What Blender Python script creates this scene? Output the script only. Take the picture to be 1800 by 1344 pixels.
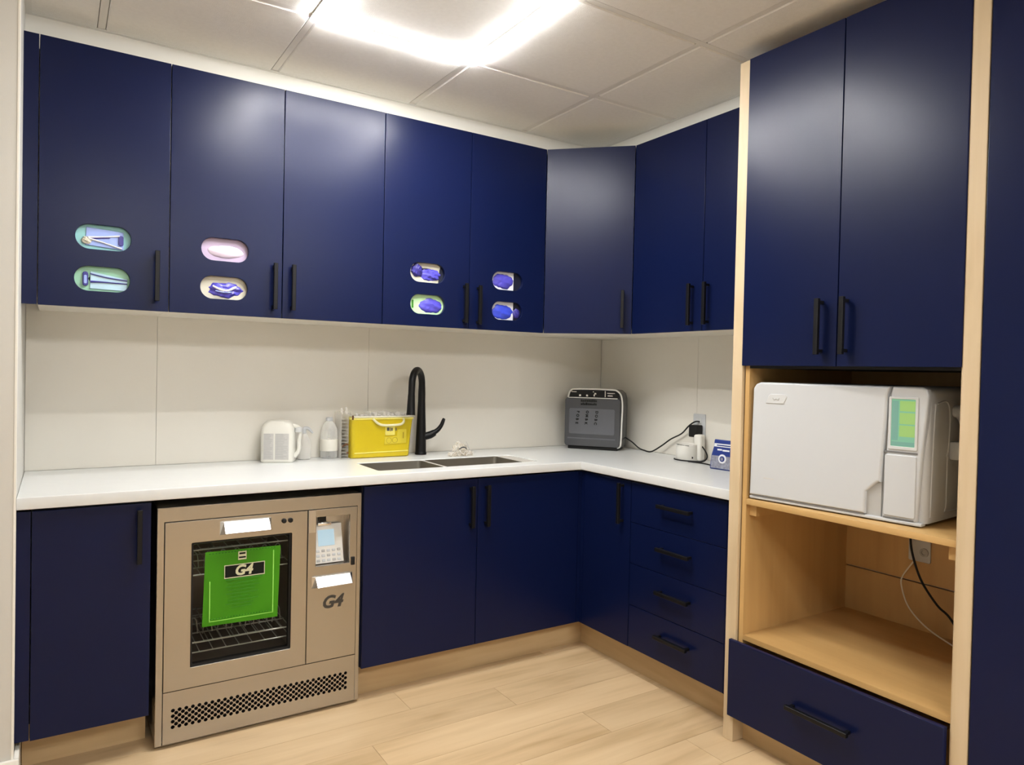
import bpy, bmesh, math, random
from mathutils import Vector, Matrix
random.seed(7)
PI = math.pi
for o in list(bpy.data.objects): bpy.data.objects.remove(o)
SC = bpy.context.scene
COL = SC.collection

# ------------------------------------------------------------------ camera
CAM = (-2.7418, -3.2916, 1.3358); YAW, PITCH, ROLL, FPX = -0.5703, -0.0170, 0.0216, 1249.76
cam_d = bpy.data.cameras.new('camera'); cam = bpy.data.objects.new('camera', cam_d); COL.objects.link(cam)
fw = Vector((-math.sin(YAW)*math.cos(PITCH), math.cos(YAW)*math.cos(PITCH), math.sin(PITCH)))
rt = Vector((math.cos(YAW), math.sin(YAW), 0)); up = rt.cross(fw)
r2 = math.cos(ROLL)*rt + math.sin(ROLL)*up; u2 = -math.sin(ROLL)*rt + math.cos(ROLL)*up
Mx = Matrix((r2, u2, -fw)).transposed().to_4x4(); Mx.translation = CAM
cam.matrix_world = Mx
cam_d.sensor_fit = 'HORIZONTAL'; cam_d.sensor_width = 36.0; cam_d.lens = 36.0*FPX/1800.0
cam_d.clip_start = 0.02
SC.camera = cam
# ------------------------------------------------------------------ world, exposure
wd = bpy.data.worlds.new('world'); SC.world = wd; wd.use_nodes = True
wd.node_tree.nodes['Background'].inputs[0].default_value = (1.0, 0.96, 0.9, 1)
wd.node_tree.nodes['Background'].inputs[1].default_value = 0.05
SC.view_settings.view_transform = 'Standard'; SC.view_settings.look = 'None'
SC.view_settings.exposure = 0.18; SC.view_settings.gamma = 1.0; SC.view_settings.use_curve_mapping = False
LED_STRENGTH = 200.0
LED_COLOR = (1.0, 0.99, 0.965)

# ------------------------------------------------------------------ materials
MAT = {}
def nodes_of(name):
    m = bpy.data.materials.new(name); m.use_nodes = True
    nt = m.node_tree; b = nt.nodes['Principled BSDF']; MAT[name] = m
    return m, nt, b
def setp(b, color=None, rough=None, metal=None, spec=None, trans=None, ior=None, coat=None, emit=None, emis=None, alpha=None):
    I = b.inputs
    if color is not None: I['Base Color'].default_value = (*color, 1)
    if rough is not None: I['Roughness'].default_value = rough
    if metal is not None: I['Metallic'].default_value = metal
    if spec is not None: I['Specular IOR Level'].default_value = spec
    if trans is not None: I['Transmission Weight'].default_value = trans
    if ior is not None: I['IOR'].default_value = ior
    if coat is not None: I['Coat Weight'].default_value = coat
    if emit is not None: I['Emission Color'].default_value = (*emit, 1)
    if emis is not None: I['Emission Strength'].default_value = emis
    if alpha is not None: I['Alpha'].default_value = alpha
def mat(name, color, rough=.5, var=.04, scale=30., bump=0., bscale=200., stretch=(1, 1, 1), **k):
    """plain surface with a slight procedural mottling and fine relief"""
    m, nt, b = nodes_of(name); setp(b, color, rough, **k)
    tc = nt.nodes.new('ShaderNodeTexCoord'); mp = nt.nodes.new('ShaderNodeMapping')
    mp.inputs['Scale'].default_value = stretch
    nt.links.new(tc.outputs['Object'], mp.inputs['Vector'])
    if var:
        n = nt.nodes.new('ShaderNodeTexNoise'); n.inputs['Scale'].default_value = scale; n.inputs['Detail'].default_value = 3
        nt.links.new(mp.outputs[0], n.inputs['Vector'])
        r = nt.nodes.new('ShaderNodeMix'); r.data_type = 'RGBA'
        r.inputs[6].default_value = (*[c*(1-var) for c in color], 1); r.inputs[7].default_value = (*[min(1, c*(1+var)) for c in color], 1)
        nt.links.new(n.outputs['Fac'], r.inputs[0]); nt.links.new(r.outputs[2], b.inputs['Base Color'])
    if bump:
        n2 = nt.nodes.new('ShaderNodeTexNoise'); n2.inputs['Scale'].default_value = bscale; n2.inputs['Detail'].default_value = 2
        nt.links.new(mp.outputs[0], n2.inputs['Vector'])
        bp = nt.nodes.new('ShaderNodeBump'); bp.inputs['Strength'].default_value = bump; bp.inputs['Distance'].default_value = .002
        nt.links.new(n2.outputs['Fac'], bp.inputs['Height']); nt.links.new(bp.outputs[0], b.inputs['Normal'])
    return m
def wood(name, c0, c1, c2, axis=0, rough=.45, freq=1., per_object=True, knots=0.):
    """wood grain running along local axis"""
    m, nt, b = nodes_of(name); setp(b, c1, rough)
    L = nt.links.new
    tc = nt.nodes.new('ShaderNodeTexCoord'); oi = nt.nodes.new('ShaderNodeObjectInfo')
    add = nt.nodes.new('ShaderNodeVectorMath'); add.operation = 'MULTIPLY_ADD'
    cmb = nt.nodes.new('ShaderNodeCombineXYZ')
    for i in range(3): L(oi.outputs['Random'], cmb.inputs[i])
    add.inputs[1].default_value = (13.7, 7.3, 5.1) if per_object else (0, 0, 0)
    L(cmb.outputs[0], add.inputs[0]); L(tc.outputs['Object'], add.inputs[2])
    mp = nt.nodes.new('ShaderNodeMapping'); s = [26*freq]*3; s[axis] = 1.6*freq; mp.inputs['Scale'].default_value = s
    L(add.outputs[0], mp.inputs['Vector'])
    n = nt.nodes.new('ShaderNodeTexNoise'); n.inputs['Scale'].default_value = 1; n.inputs['Detail'].default_value = 5; n.inputs['Distortion'].default_value = .35
    L(mp.outputs[0], n.inputs['Vector'])
    mp2 = nt.nodes.new('ShaderNodeMapping'); s2 = [5*freq]*3; s2[axis] = 1.1*freq; mp2.inputs['Scale'].default_value = s2
    L(add.outputs[0], mp2.inputs['Vector'])
    n2 = nt.nodes.new('ShaderNodeTexNoise'); n2.inputs['Scale'].default_value = 1; n2.inputs['Detail'].default_value = 3; n2.inputs['Distortion'].default_value = 1.2
    L(mp2.outputs[0], n2.inputs['Vector'])
    mx = nt.nodes.new('ShaderNodeMath'); mx.operation = 'MULTIPLY_ADD'; mx.inputs[1].default_value = .45
    L(n.outputs['Fac'], mx.inputs[0])
    m3 = nt.nodes.new('ShaderNodeMath'); m3.operation = 'MULTIPLY'; m3.inputs[1].default_value = .55; L(n2.outputs['Fac'], m3.inputs[0]); L(m3.outputs[0], mx.inputs[2])
    cr = nt.nodes.new('ShaderNodeValToRGB'); e = cr.color_ramp.elements
    e[0].position = .33; e[0].color = (*c0, 1); e[1].position = .66; e[1].color = (*c2, 1)
    q = e.new(.5); q.color = (*c1, 1)
    L(mx.outputs[0], cr.inputs[0])
    hs = nt.nodes.new('ShaderNodeHueSaturation')
    mr = nt.nodes.new('ShaderNodeMapRange'); mr.inputs[3].default_value = .93; mr.inputs[4].default_value = 1.06
    L(oi.outputs['Random'], mr.inputs[0]); L(mr.outputs[0], hs.inputs['Value']); L(cr.outputs[0], hs.inputs['Color'])
    L(hs.outputs[0], b.inputs['Base Color'])
    bp = nt.nodes.new('ShaderNodeBump'); bp.inputs['Strength'].default_value = .08; bp.inputs['Distance'].default_value = .001
    L(n.outputs['Fac'], bp.inputs['Height']); L(bp.outputs[0], b.inputs['Normal'])
    return m
def steel(name, color, rough, axis=0, aniso=.25):
    m, nt, b = nodes_of(name); setp(b, color, rough, 1.0)
    tc = nt.nodes.new('ShaderNodeTexCoord'); mp = nt.nodes.new('ShaderNodeMapping')
    s = [400.]*3; s[axis] = 4.; mp.inputs['Scale'].default_value = s
    nt.links.new(tc.outputs['Object'], mp.inputs['Vector'])
    n = nt.nodes.new('ShaderNodeTexNoise'); n.inputs['Scale'].default_value = 1; n.inputs['Detail'].default_value = 2
    nt.links.new(mp.outputs[0], n.inputs['Vector'])
    mr = nt.nodes.new('ShaderNodeMapRange'); mr.inputs[3].default_value = rough-.004; mr.inputs[4].default_value = rough+.004
    nt.links.new(n.outputs['Fac'], mr.inputs[0]); nt.links.new(mr.outputs[0], b.inputs['Roughness'])
    return m
def clear(name, tint, trans=.85, rough=.05, milk=None):
    """thin clear plastic or glass: part see-through, part reflecting, part milky"""
    m, nt, b = nodes_of(name); setp(b, milk or tint, rough, spec=.8)
    t = nt.nodes.new('ShaderNodeBsdfTransparent'); t.inputs[0].default_value = (*tint, 1)
    mx = nt.nodes.new('ShaderNodeMixShader'); out = nt.nodes['Material Output']
    lw = nt.nodes.new('ShaderNodeLayerWeight'); lw.inputs[0].default_value = .35
    mr = nt.nodes.new('ShaderNodeMapRange'); mr.inputs[3].default_value = 1-trans; mr.inputs[4].default_value = min(1, 1-trans+.55)
    nt.links.new(lw.outputs['Facing'], mr.inputs[0]); nt.links.new(mr.outputs[0], mx.inputs[0])
    nt.links.new(t.outputs[0], mx.inputs[1]); nt.links.new(b.outputs[0], mx.inputs[2]); nt.links.new(mx.outputs[0], out.inputs[0])
    return m
def glow(name, color, s):
    m, nt, b = nodes_of(name); setp(b, (.12, .12, .12), .5, emit=color, emis=s); return m
NAVY = (.0028, .0066, .038)
mat('navy', NAVY, .29, .05, 6, .06, 700, spec=.21)
mat('navy_dark', (.003, .005, .02), .5)
mat('black_metal', (.004, .004, .005), .42, .05, 50, spec=.25)
mat('black_plastic', (.006, .006, .0065), .5, .05, 50, spec=.3)
mat('wall_paint', (.60, .59, .555), .6, .02, 8, .05, 300)
mat('wall_grey', (.50, .49, .46), .6, .02, 8)
mat('splash', (.74, .715, .65), .42, .03, 4, .02, 300)
mat('white_paint', (.80, .78, .72), .5, .02, 8)
mat('tile', (.85, .85, .835), .85, .05, 60, .5, 350)
mat('grid_white', (.78, .78, .76), .5, .02, 20)
mat('quartz', (.67, .685, .685), .25, .02, 25)
mat('melamine', (.70, .66, .58), .5, .02, 10)
wood('floor_wood', (.46, .315, .165), (.60, .43, .25), (.66, .49, .295), 0, .38, .9)
wood('kick_wood', (.47, .32, .165), (.55, .39, .21), (.62, .455, .26), 0, .45, .9)
wood('pine', (.52, .39, .235), (.60, .47, .30), (.66, .53, .36), 2, .42, 1.)
wood('birch', (.47, .285, .105), (.54, .335, .13), (.60, .385, .155), 2, .42, .7)
wood('birch_flat', (.47, .285, .105), (.54, .335, .13), (.60, .385, .155), 0, .40, .7)
steel('steel', (.44, .41, .37), .26, 0)
steel('steel_v', (.56, .53, .49), .30, 2)
steel('sink_steel', (.42, .40, .36), .34, 0)
mat('chrome', (.9, .9, .9), .20, .0, metal=1.0)
mat('chamber', (.22, .16, .135), .4, .2, 8, metal=.4)
mat('wire', (.68, .66, .62), .3, .0, metal=.45)
clear('pane', (.92, .93, .92), trans=.96, rough=.02, milk=(.01, .01, .01))
mat('green_card', (.10, .50, .010), .45, .06, 12)
mat('green_dark', (.03, .24, .006), .5, .05)
mat('green_light', (.28, .72, .10), .5, .05)
mat('cream_print', (.62, .62, .42), .5, .05)
mat('ink', (.005, .006, .005), .6, .0, spec=.2)
mat('ink_grey', (.09, .09, .09), .5, .0)
mat('letter', (.055, .05, .045), .5, .0)
mat('white_plastic', (.54, .56, .58), .32, .01, 10)
mat('white_matte', (.57, .585, .59), .5, .01, 10)
mat('jug_white', (.74, .73, .67), .4, .01, 10)
mat('grey_plastic', (.42, .42, .41), .45, .03)
mat('seam_grey', (.16, .16, .16), .6, .0)
mat('label_grey', (.55, .54, .52), .6, .1, 60)
mat('yellow_plastic', (.64, .49, .008), .35, .04, 10)
mat('yellow_rim', (.82, .72, .16), .35, .03)
mat('yellow_label', (.70, .57, .04), .4, .03)
mat('ochre', (.40, .29, .01), .4, .05)
mat('handle_cream', (.82, .78, .50), .4, .02)
mat('milky', (.78, .76, .68), .35, .03, 20)
clear('clear_plastic', (1, 1, .99), trans=.74, rough=.12)
clear('clear_soft', (1, .99, .97), trans=.72, rough=.2)
clear('crinkle', (.93, .90, .84), trans=.78, rough=.1)
clear('clear_film', (1, .99, .97), trans=.88, rough=.15)
mat('amber', (.10, .035, .01), .3, .1)
mat('grey_glass', (.060, .063, .070), .22, .15, 5)
mat('grey_glass_in', (.105, .11, .125), .3, .15, 8)
mat('silver', (.75, .74, .70), .3, .02)
mat('device_white', (.82, .81, .76), .4, .02)
mat('blue_print', (.012, .035, .22), .4, .1, 30)
mat('mottled', (.26, .27, .34), .5, .75, 90)
mat('white_print', (.80, .82, .86), .45, .03)
mat('teal_card', (.28, .60, .62), .4, .12, 14)
mat('teal_green', (.34, .66, .48), .4, .1, 14)
mat('pale_blue', (.30, .40, .80), .4, .15, 22)
mat('ice_blue', (.45, .66, .80), .35, .12, 22)
mat('lilac_card', (.48, .38, .54), .4, .08, 14)
mat('pale_pink', (.72, .62, .76), .35, .05, 20)
mat('cream_card', (.58, .56, .46), .45, .06, 20)
mat('mint_card', (.52, .80, .46), .4, .1, 14)
mat('violet', (.085, .075, .50), .3, .25, 30)
mat('blue_glove', (.045, .075, .62), .3, .25, 30)
mat('dark_violet', (.035, .03, .22), .35, .1, 30)
mat('sheen_white', (.72, .74, .80), .3, .03, 20)
glow('led', LED_COLOR, LED_STRENGTH)
glow('lcd_green', (.16, .70, .38), .45)
glow('lcd_lime', (.36, .75, .08), .5)
glow('lcd_teal', (.10, .55, .38), .4)
glow('lcd_blue', (.55, .80, .92), .6)

# ------------------------------------------------------------------ mesh helpers
class BM:
    """collects shapes into one mesh"""
    def __init__(s): s.b = bmesh.new()
    def box(s, x0, x1, y0, y1, z0, z1, bev=0, seg=2):
        r = bmesh.ops.create_cube(s.b, size=1)
        for v in r['verts']:
            v.co = Vector(((x0+x1)/2+v.co.x*(x1-x0), (y0+y1)/2+v.co.y*(y1-y0), (z0+z1)/2+v.co.z*(z1-z0)))
        if bev:
            es = list({e for v in r['verts'] for e in v.link_edges})
            bmesh.ops.bevel(s.b, geom=es, offset=bev, segments=seg, affect='EDGES', profile=.5)
        return s
    def bevbox(s, x0, x1, y0, y1, z0, z1, pick, bev, seg=4):
        """box with only the edges bevelled for which pick(mid) is true"""
        r = bmesh.ops.create_cube(s.b, size=1)
        for v in r['verts']:
            v.co = Vector(((x0+x1)/2+v.co.x*(x1-x0), (y0+y1)/2+v.co.y*(y1-y0), (z0+z1)/2+v.co.z*(z1-z0)))
        es = [e for e in {e for v in r['verts'] for e in v.link_edges} if pick((e.verts[0].co+e.verts[1].co)/2)]
        bmesh.ops.bevel(s.b, geom=es, offset=bev, segments=seg, affect='EDGES', profile=.5)
        return s
    def lathe(s, prof, cx=0, cy=0, cz=0, n=28, sx=1, sy=1):
        rings = []
        for r, z in prof:
            rings.append([s.b.verts.new((cx+r*sx*math.cos(2*PI*i/n), cy+r*sy*math.sin(2*PI*i/n), cz+z)) for i in range(n)])
        for a, c in zip(rings, rings[1:]):
            for i in range(n):
                s.b.faces.new((a[i], a[(i+1) % n], c[(i+1) % n], c[i]))
        if prof[0][0] > 1e-5: s.b.faces.new(list(reversed(rings[0])))
        if prof[-1][0] > 1e-5: s.b.faces.new(rings[-1])
        return s
    def tube(s, pts, rad, n=10, smooth=0, cap=True):
        P = [Vector(p) for p in pts]
        if smooth:
            R0 = rad if isinstance(rad, (list, tuple)) else [rad]*len(P)
            Q, RR = [], []
            for i in range(len(P)-1):
                p0, p1, p2, p3 = P[max(i-1, 0)], P[i], P[i+1], P[min(i+2, len(P)-1)]
                for k in range(smooth):
                    t = k/smooth
                    Q.append(.5*((2*p1)+(-p0+p2)*t+(2*p0-5*p1+4*p2-p3)*t*t+(-p0+3*p1-3*p2+p3)*t**3))
                    RR.append(R0[i]*(1-t)+R0[i+1]*t)
            Q.append(P[-1]); RR.append(R0[-1]); P, rad = Q, RR
        if not isinstance(rad, (list, tuple)): rad = [rad]*len(P)
        t = (P[1]-P[0]).normalized(); nrm = t.orthogonal().normalized(); rings = []
        for i, p in enumerate(P):
            if i == 0: tt = (P[1]-P[0])
            elif i == len(P)-1: tt = P[-1]-P[-2]
            else: tt = P[i+1]-P[i-1]
            tt = tt.normalized()
            nrm = (nrm - tt*nrm.dot(tt)).normalized(); bn = tt.cross(nrm)
            rings.append([s.b.verts.new(p+rad[i]*(math.cos(2*PI*k/n)*nrm+math.sin(2*PI*k/n)*bn)) for k in range(n)])
        for a, c in zip(rings, rings[1:]):
            for k in range(n): s.b.faces.new((a[k], a[(k+1) % n], c[(k+1) % n], c[k]))
        if cap: s.b.faces.new(list(reversed(rings[0]))); s.b.faces.new(rings[-1])
        return s
    def mesh(s, name, m): 
        me = bpy.data.meshes.new(name); bmesh.ops.recalc_face_normals(s.b, faces=s.b.faces[:])
        s.b.to_mesh(me); s.b.free(); finish(me, m); return me
def finish(me, m):
    me.materials.clear(); me.materials.append(MAT[m] if isinstance(m, str) else m)
    for p in me.polygons: p.use_smooth = True
    me.set_sharp_from_angle(angle=math.radians(32))
def plate(name, outlines, y0, y1, m, bev=0, flat=False, res=2):
    """filled outline with holes; pts are (x, z) and thickness runs y0..y1 (or flat: (x, y), z0..z1)"""
    cu = bpy.data.curves.new(name, 'CURVE'); cu.dimensions = '2D'; cu.fill_mode = 'BOTH'
    for pts in outlines:
        sp = cu.splines.new('POLY'); sp.points.add(len(pts)-1)
        for p, q in zip(sp.points, pts): p.co = (q[0], q[1], 0, 1)
        sp.use_cyclic_u = True
    e = abs(y1-y0)/2
    cu.extrude = max(e-bev, 1e-5)
    if bev: cu.bevel_depth = bev; cu.bevel_resolution = res; cu.offset = -bev
    ob = bpy.data.objects.new(name, cu); me = bpy.data.meshes.new_from_object(ob)
    bpy.data.objects.remove(ob); bpy.data.curves.remove(cu)
    c = (y0+y1)/2
    for v in me.vertices:
        x, y, z = v.co
        v.co = (x, y, z+c) if flat else (x, c-z, y)
    me.name = name; finish(me, m); return me
def text_mesh(name, body, size, m, depth=.0006, shear=0., bold=0., align='CENTER'):
    cu = bpy.data.curves.new(name, 'FONT'); cu.body = body; cu.size = size; cu.extrude = depth; cu.shear = shear; cu.offset = bold
    cu.align_x = align; cu.align_y = 'CENTER'; cu.resolution_u = 3
    ob = bpy.data.objects.new(name, cu); me = bpy.data.meshes.new_from_object(ob)
    bpy.data.objects.remove(ob); bpy.data.curves.remove(cu)
    for v in me.vertices:
        x, y, z = v.co; v.co = (x, -z, y)
    finish(me, m); return me
def rrect(x0, x1, z0, z1, r, n=6):
    P = []
    for cx, cz, a in ((x1-r, z1-r, 0), (x0+r, z1-r, 90), (x0+r, z0+r, 180), (x1-r, z0+r, 270)):
        for k in range(n+1):
            t = math.radians(a+90*k/n); P.append((cx+r*math.cos(t), cz+r*math.sin(t)))
    return P
def rect(x0, x1, z0, z1): return [(x0, z0), (x1, z0), (x1, z1), (x0, z1)]
def thing(name, label, cat, loc=(0, 0, 0), rz=0, group=None):
    o = bpy.data.objects.new(name, None); COL.objects.link(o); o.empty_display_size = .05
    o.location = loc; o.rotation_euler = (0, 0, rz); o['label'] = label; o['category'] = cat
    if group: o['group'] = group
    return o
def part(name, me, parent, label=None, loc=None, rot=None):
    o = bpy.data.objects.new(name, me); COL.objects.link(o); o.parent = parent
    if loc: o.location = loc
    if rot: o.rotation_euler = rot
    if label: o['label'] = label
    return o
def single(name, me, label, cat, loc=(0, 0, 0), rz=0, group=None):
    o = bpy.data.objects.new(name, me); COL.objects.link(o); o.location = loc; o.rotation_euler = (0, 0, rz)
    o['label'] = label; o['category'] = cat
    if group: o['group'] = group
    return o
def struct(name, me, label=None, loc=(0, 0, 0)):
    o = bpy.data.objects.new(name, me); COL.objects.link(o); o.location = loc; o['kind'] = 'structure'
    if label: o['label'] = label; 
    o['category'] = name.split('_')[0]
    return o
def bx(m, *a, bev=0, seg=2): return BM().box(*a, bev=bev, seg=seg).mesh('box', m)

# ------------------------------------------------------------------ dimensions (metres; room corner at the origin)
XL = -2.842                      # left alcove wall
ZC = 2.5325                      # ceiling
XF, YF = -4.20, -6.2             # far left wall and wall behind the camera
DU = .4184; ZB, ZT = 1.523, 2.4229
UX = [-2.7978, -2.3973, -1.9904, -1.5672, -1.1435, -.7215]
CZ = .91
R90 = -PI/2

# ------------------------------------------------------------------ shell
fl = struct('floor', bx('kick_wood', XF, 0, YF, 0, -.06, -.004), 'pale oak vinyl plank floor')
PW, PL = .178, 1.22
pm = bx('floor_wood', 0.0006, PL-.0006, 0.0006, PW-.0006, -.004, 0)
row = 0; y = -.40-.01
while y > YF+.2:
    off = [0.0, .45, .83, .22, 1.02, .61][row % 6] - .25
    x = XF - PL + off
    while x < 0:
        a, b = max(x, XF), min(x+PL, 0)
        if b-a > .05:
            if b-a > PL-.001: me = pm; xx = x
            else: me = bx('floor_wood', .0006, b-a-.0006, .0006, PW-.0006, -.004, 0); xx = a
            if not (y > -.70 and b < XL): part('floor_plank', me, fl, loc=(xx, y-PW, 0))
        x += PL
    y -= PW; row += 1

wb = struct('wall_back', bx('wall_paint', XL-.12, .12, 0, .12, 0, 2.75), 'cream back wall behind the worktop')
for a, b in ((XL+.001, -2.3899), (-2.3890, -1.4650), (-1.4641, -.007)):
    part('backsplash_panel', bx('splash', a, b, -.006, 0, CZ, 1.56, bev=.0008, seg=1), wb)
wr = struct('wall_right', bx('wall_paint', 0, .12, YF, 0, 0, 2.75), 'cream right hand wall')
for a, b in ((-.7665, -.007), (-1.53, -.7674)):
    part('backsplash_panel', bx('splash', -.006, 0, a, b, CZ, 1.56, bev=.0008, seg=1), wr)
wl = struct('wall_left', bx('wall_paint', XF-.12, XL, -.667, 0, 0, 2.75), 'cream wall end at the left edge')
part('corner_bead', BM().box(XL-.006, XL+.0012, -.6685, -.6625, .1, ZC, bev=.001, seg=1).mesh('bead', 'white_paint'), wl)
struct('wall_side', bx('wall_paint', XF-.12, XF, YF, -.667, 0, 2.75), 'cream side wall beyond the frame')
struct('wall_front', bx('wall_grey', XF-.12, .12, YF-.12, YF, 0, 2.75), 'grey wall behind the viewpoint')
struct('baseboard_left', BM().box(XL+.0005, XL+.014, -.667, -.46, 0, .115, bev=.003).box(XF, XL+.014, -.681, -.6675, 0, .115, bev=.003).mesh('bb', 'white_paint'), 'white baseboard at foot of left wall end')

# suspended ceiling
ce = struct('ceiling', bx('white_paint', XF-.12, .12, YF-.12, .12, ZC+.06, ZC+.12), 'white suspended tile ceiling')
T = .6096; GX, GY = -1.396, -.853
BH = .29                          # bulkhead face distance from the walls
gxs = [GX+k*T for k in range(-5, 3)]; gys = [GY+k*T for k in range(-9, 2)]
gxs = [g for g in gxs if XF < g < 0]; gys = [g for g in gys if YF < g < 0]
xe = [XF]+gxs+[0]; ye = [YF]+gys+[0]
tile_full = BM()
def tile_mesh(w, h):
    g = .014
    b = BM().box(g, w-g, g, h-g, 0.0, .016, bev=.004, seg=1)
    return b.mesh('tile', 'tile')
tm = tile_mesh(T, T)
for i in range(len(xe)-1):
    for j in range(len(ye)-1):
        w, h = xe[i+1]-xe[i], ye[j+1]-ye[j]
        if w < .04 or h < .04: continue
        me = tm if abs(w-T) < .001 and abs(h-T) < .001 else tile_mesh(w, h)
        part('ceiling_tile', me, ce, loc=(xe[i], ye[j], ZC-.002))
bar_x = BM().box(XF, 0, -.012, .012, 0, .03).mesh('bar', 'grid_white')
bar_y = BM().box(-.012, .012, YF, 0, 0, .0295).mesh('bar', 'grid_white')
for g in gys: part('grid_bar', bar_x, ce, loc=(0, g, ZC+.0012))
for g in gxs: part('grid_bar', bar_y, ce, loc=(g, 0, ZC+.0014))
# bulkhead above the wall cabinets (two legs) with a small wall angle trim
bkb = struct('trim_1', BM().box(XL, -.001, -BH, -.001, ZT-.004, ZC+.002).box(-BH, -.001, -1.534, -BH-.0005, ZT-.004, ZC+.002).mesh('bulkhead', 'white_paint'), 'cream bulkhead between wall cabinets and ceiling')
part('wall_angle', BM().box(XL, -.001, -BH-.018, -BH, ZC-.003, ZC+.001).box(-BH-.018, -BH, -1.534, -BH-.018, ZC-.003, ZC+.001).box(XL, XL+.02, -.667, -BH-.018, ZC-.003, ZC+.001).mesh('angle', 'grid_white'), bkb)

# ------------------------------------------------------------------ ceiling lights: square frames of LED bars on the ceiling grid
def led_frame(cx, cy, label):
    t = thing('led_frame_light', label, 'ceiling light', (cx, cy, ZC), 0, 'square LED frame lights in the ceiling')
    h = T/2
    for (x0, x1, y0, y1) in ((-h-.016, h+.016, h-.016, h+.016), (-h-.016, h+.016, -h-.016, -h+.016), (-h-.016, -h+.016, -h+.016, h-.016), (h-.016, h+.016, -h+.016, h-.016)):
        hb = part('housing', bx('grid_white', x0, x1, y0, y1, -.008, .001), t)
        part('diffuser', bx('led', x0+.002, x1-.002, y0+.002, y1-.002, -.0125, -.008, bev=.0015, seg=1), hb)
led_frame(GX-T/2, GY-T/2, 'square white LED frame light glowing in ceiling above the sink')
led_frame(GX-1.5*T, GY-5.5*T, 'square LED frame light in the ceiling behind the viewpoint at the left')
led_frame(GX+.5*T, GY-5.5*T, 'square LED frame light in the ceiling behind the viewpoint at the right')

# ------------------------------------------------------------------ cabinets
def pull(length=.18):
    b = BM().box(-.0075, .0075, -.036, -.022, -length/2, length/2, bev=.0012, seg=1)
    for s in (-1, 1): b.box(-.005, .005, -.026, 0, s*(length/2-.012)-.005, s*(length/2-.012)+.005)
    return b.mesh('pull', 'black_metal')
PULL = pull(); PULL_H = None
def pull_at(parent, x, y, z, horiz=False):
    return part('handle', PULL, parent, loc=(x, y, z), rot=(0, PI/2, 0) if horiz else None)
def carcass(b, w, d, z0, z1, t=.018, top=True, bottom=True, x0=0.0):
    b.box(x0, x0+t, -d, -.002, z0, z1).box(x0+w-t, x0+w, -d, -.002, z0, z1).box(x0+t, x0+w-t, -.012, -.002, z0, z1)
    if bottom: b.box(x0+t, x0+w-t, -d, -.012, z0, z0+t)
    if top: b.box(x0+t, x0+w-t, -d, -.012, z1-t, z1)
    return b
SLOT_W, SLOT_H = .170, .086
def slot_pts(cx, cz): return rrect(cx-SLOT_W/2, cx+SLOT_W/2, cz-SLOT_H/2, cz+SLOT_H/2, SLOT_H/2-.0005, 10)
def door(parent, x0, x1, z0, z1, yf, m='navy', slots=(), th=.019, g=.0016):
    out = [rect(x0+g, x1-g, z0, z1)]
    for c in slots: out.append(list(reversed(slot_pts(*c))))
    return part('door', plate('door', out, yf, yf+th, m, bev=.0012, res=1), parent)

GW = 'navy wall cabinets'
S1, S2 = 1.7685, 1.6235
w1 = thing('wall_cabinet', 'navy one-door wall cabinet against left wall, teal boxes in its slots', 'cabinet', (UX[0], 0, 0), 0, GW)
w = UX[1]-UX[0]
part('carcass', carcass(BM(), w-.001, DU-.021, ZB+.004, ZT).mesh('c', 'melamine'), w1)
cxs = -2.606-UX[0]
dd = door(w1, 0, w, ZB, ZT, -DU, slots=((cxs, S1), (cxs-.002, S2))); pull_at(dd, -2.439-UX[0], -DU, 1.648)
part('filler', BM().box(XL-UX[0]+.0005, -.0015, -DU+.002, -DU+.021, ZB+.001, ZT).mesh('f', 'navy'), w1)
w2 = thing('wall_cabinet', 'navy two-door wall cabinet with slots only in its left door', 'cabinet', (UX[1], 0, 0), 0, GW)
w = UX[3]-UX[1]
part('carcass', carcass(BM(), w-.001, DU-.021, ZB+.004, ZT).mesh('c', 'melamine'), w2)
cxs = -2.2045-UX[1]
dd = door(w2, 0, UX[2]-UX[1], ZB, ZT, -DU, slots=((cxs, S1+.001), (cxs-.002, S2+.002))); pull_at(dd, -2.0235-UX[1], -DU, 1.645)
dd = door(w2, UX[2]-UX[1], w, ZB, ZT, -DU); pull_at(dd, -1.9525-UX[1], -DU, 1.645)
w3 = thing('wall_cabinet', 'navy two-door wall cabinet above sink with two slots in each door', 'cabinet', (UX[3], 0, 0), 0, GW)
w = UX[5]-UX[3]
part('carcass', carcass(BM(), w-.001, DU-.021, ZB+.004, ZT).mesh('c', 'melamine'), w3)
dd = door(w3, 0, UX[4]-UX[3], ZB, ZT, -DU, slots=((-1.355-UX[3], 1.761), (-1.352-UX[3], 1.621))); pull_at(dd, -1.172-UX[3], -DU, 1.637)
dd = door(w3, UX[4]-UX[3], w, ZB, ZT, -DU, slots=((-.935-UX[3], 1.760), (-.934-UX[3], 1.618))); pull_at(dd, -1.0995-UX[3], -DU, 1.634)
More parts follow.
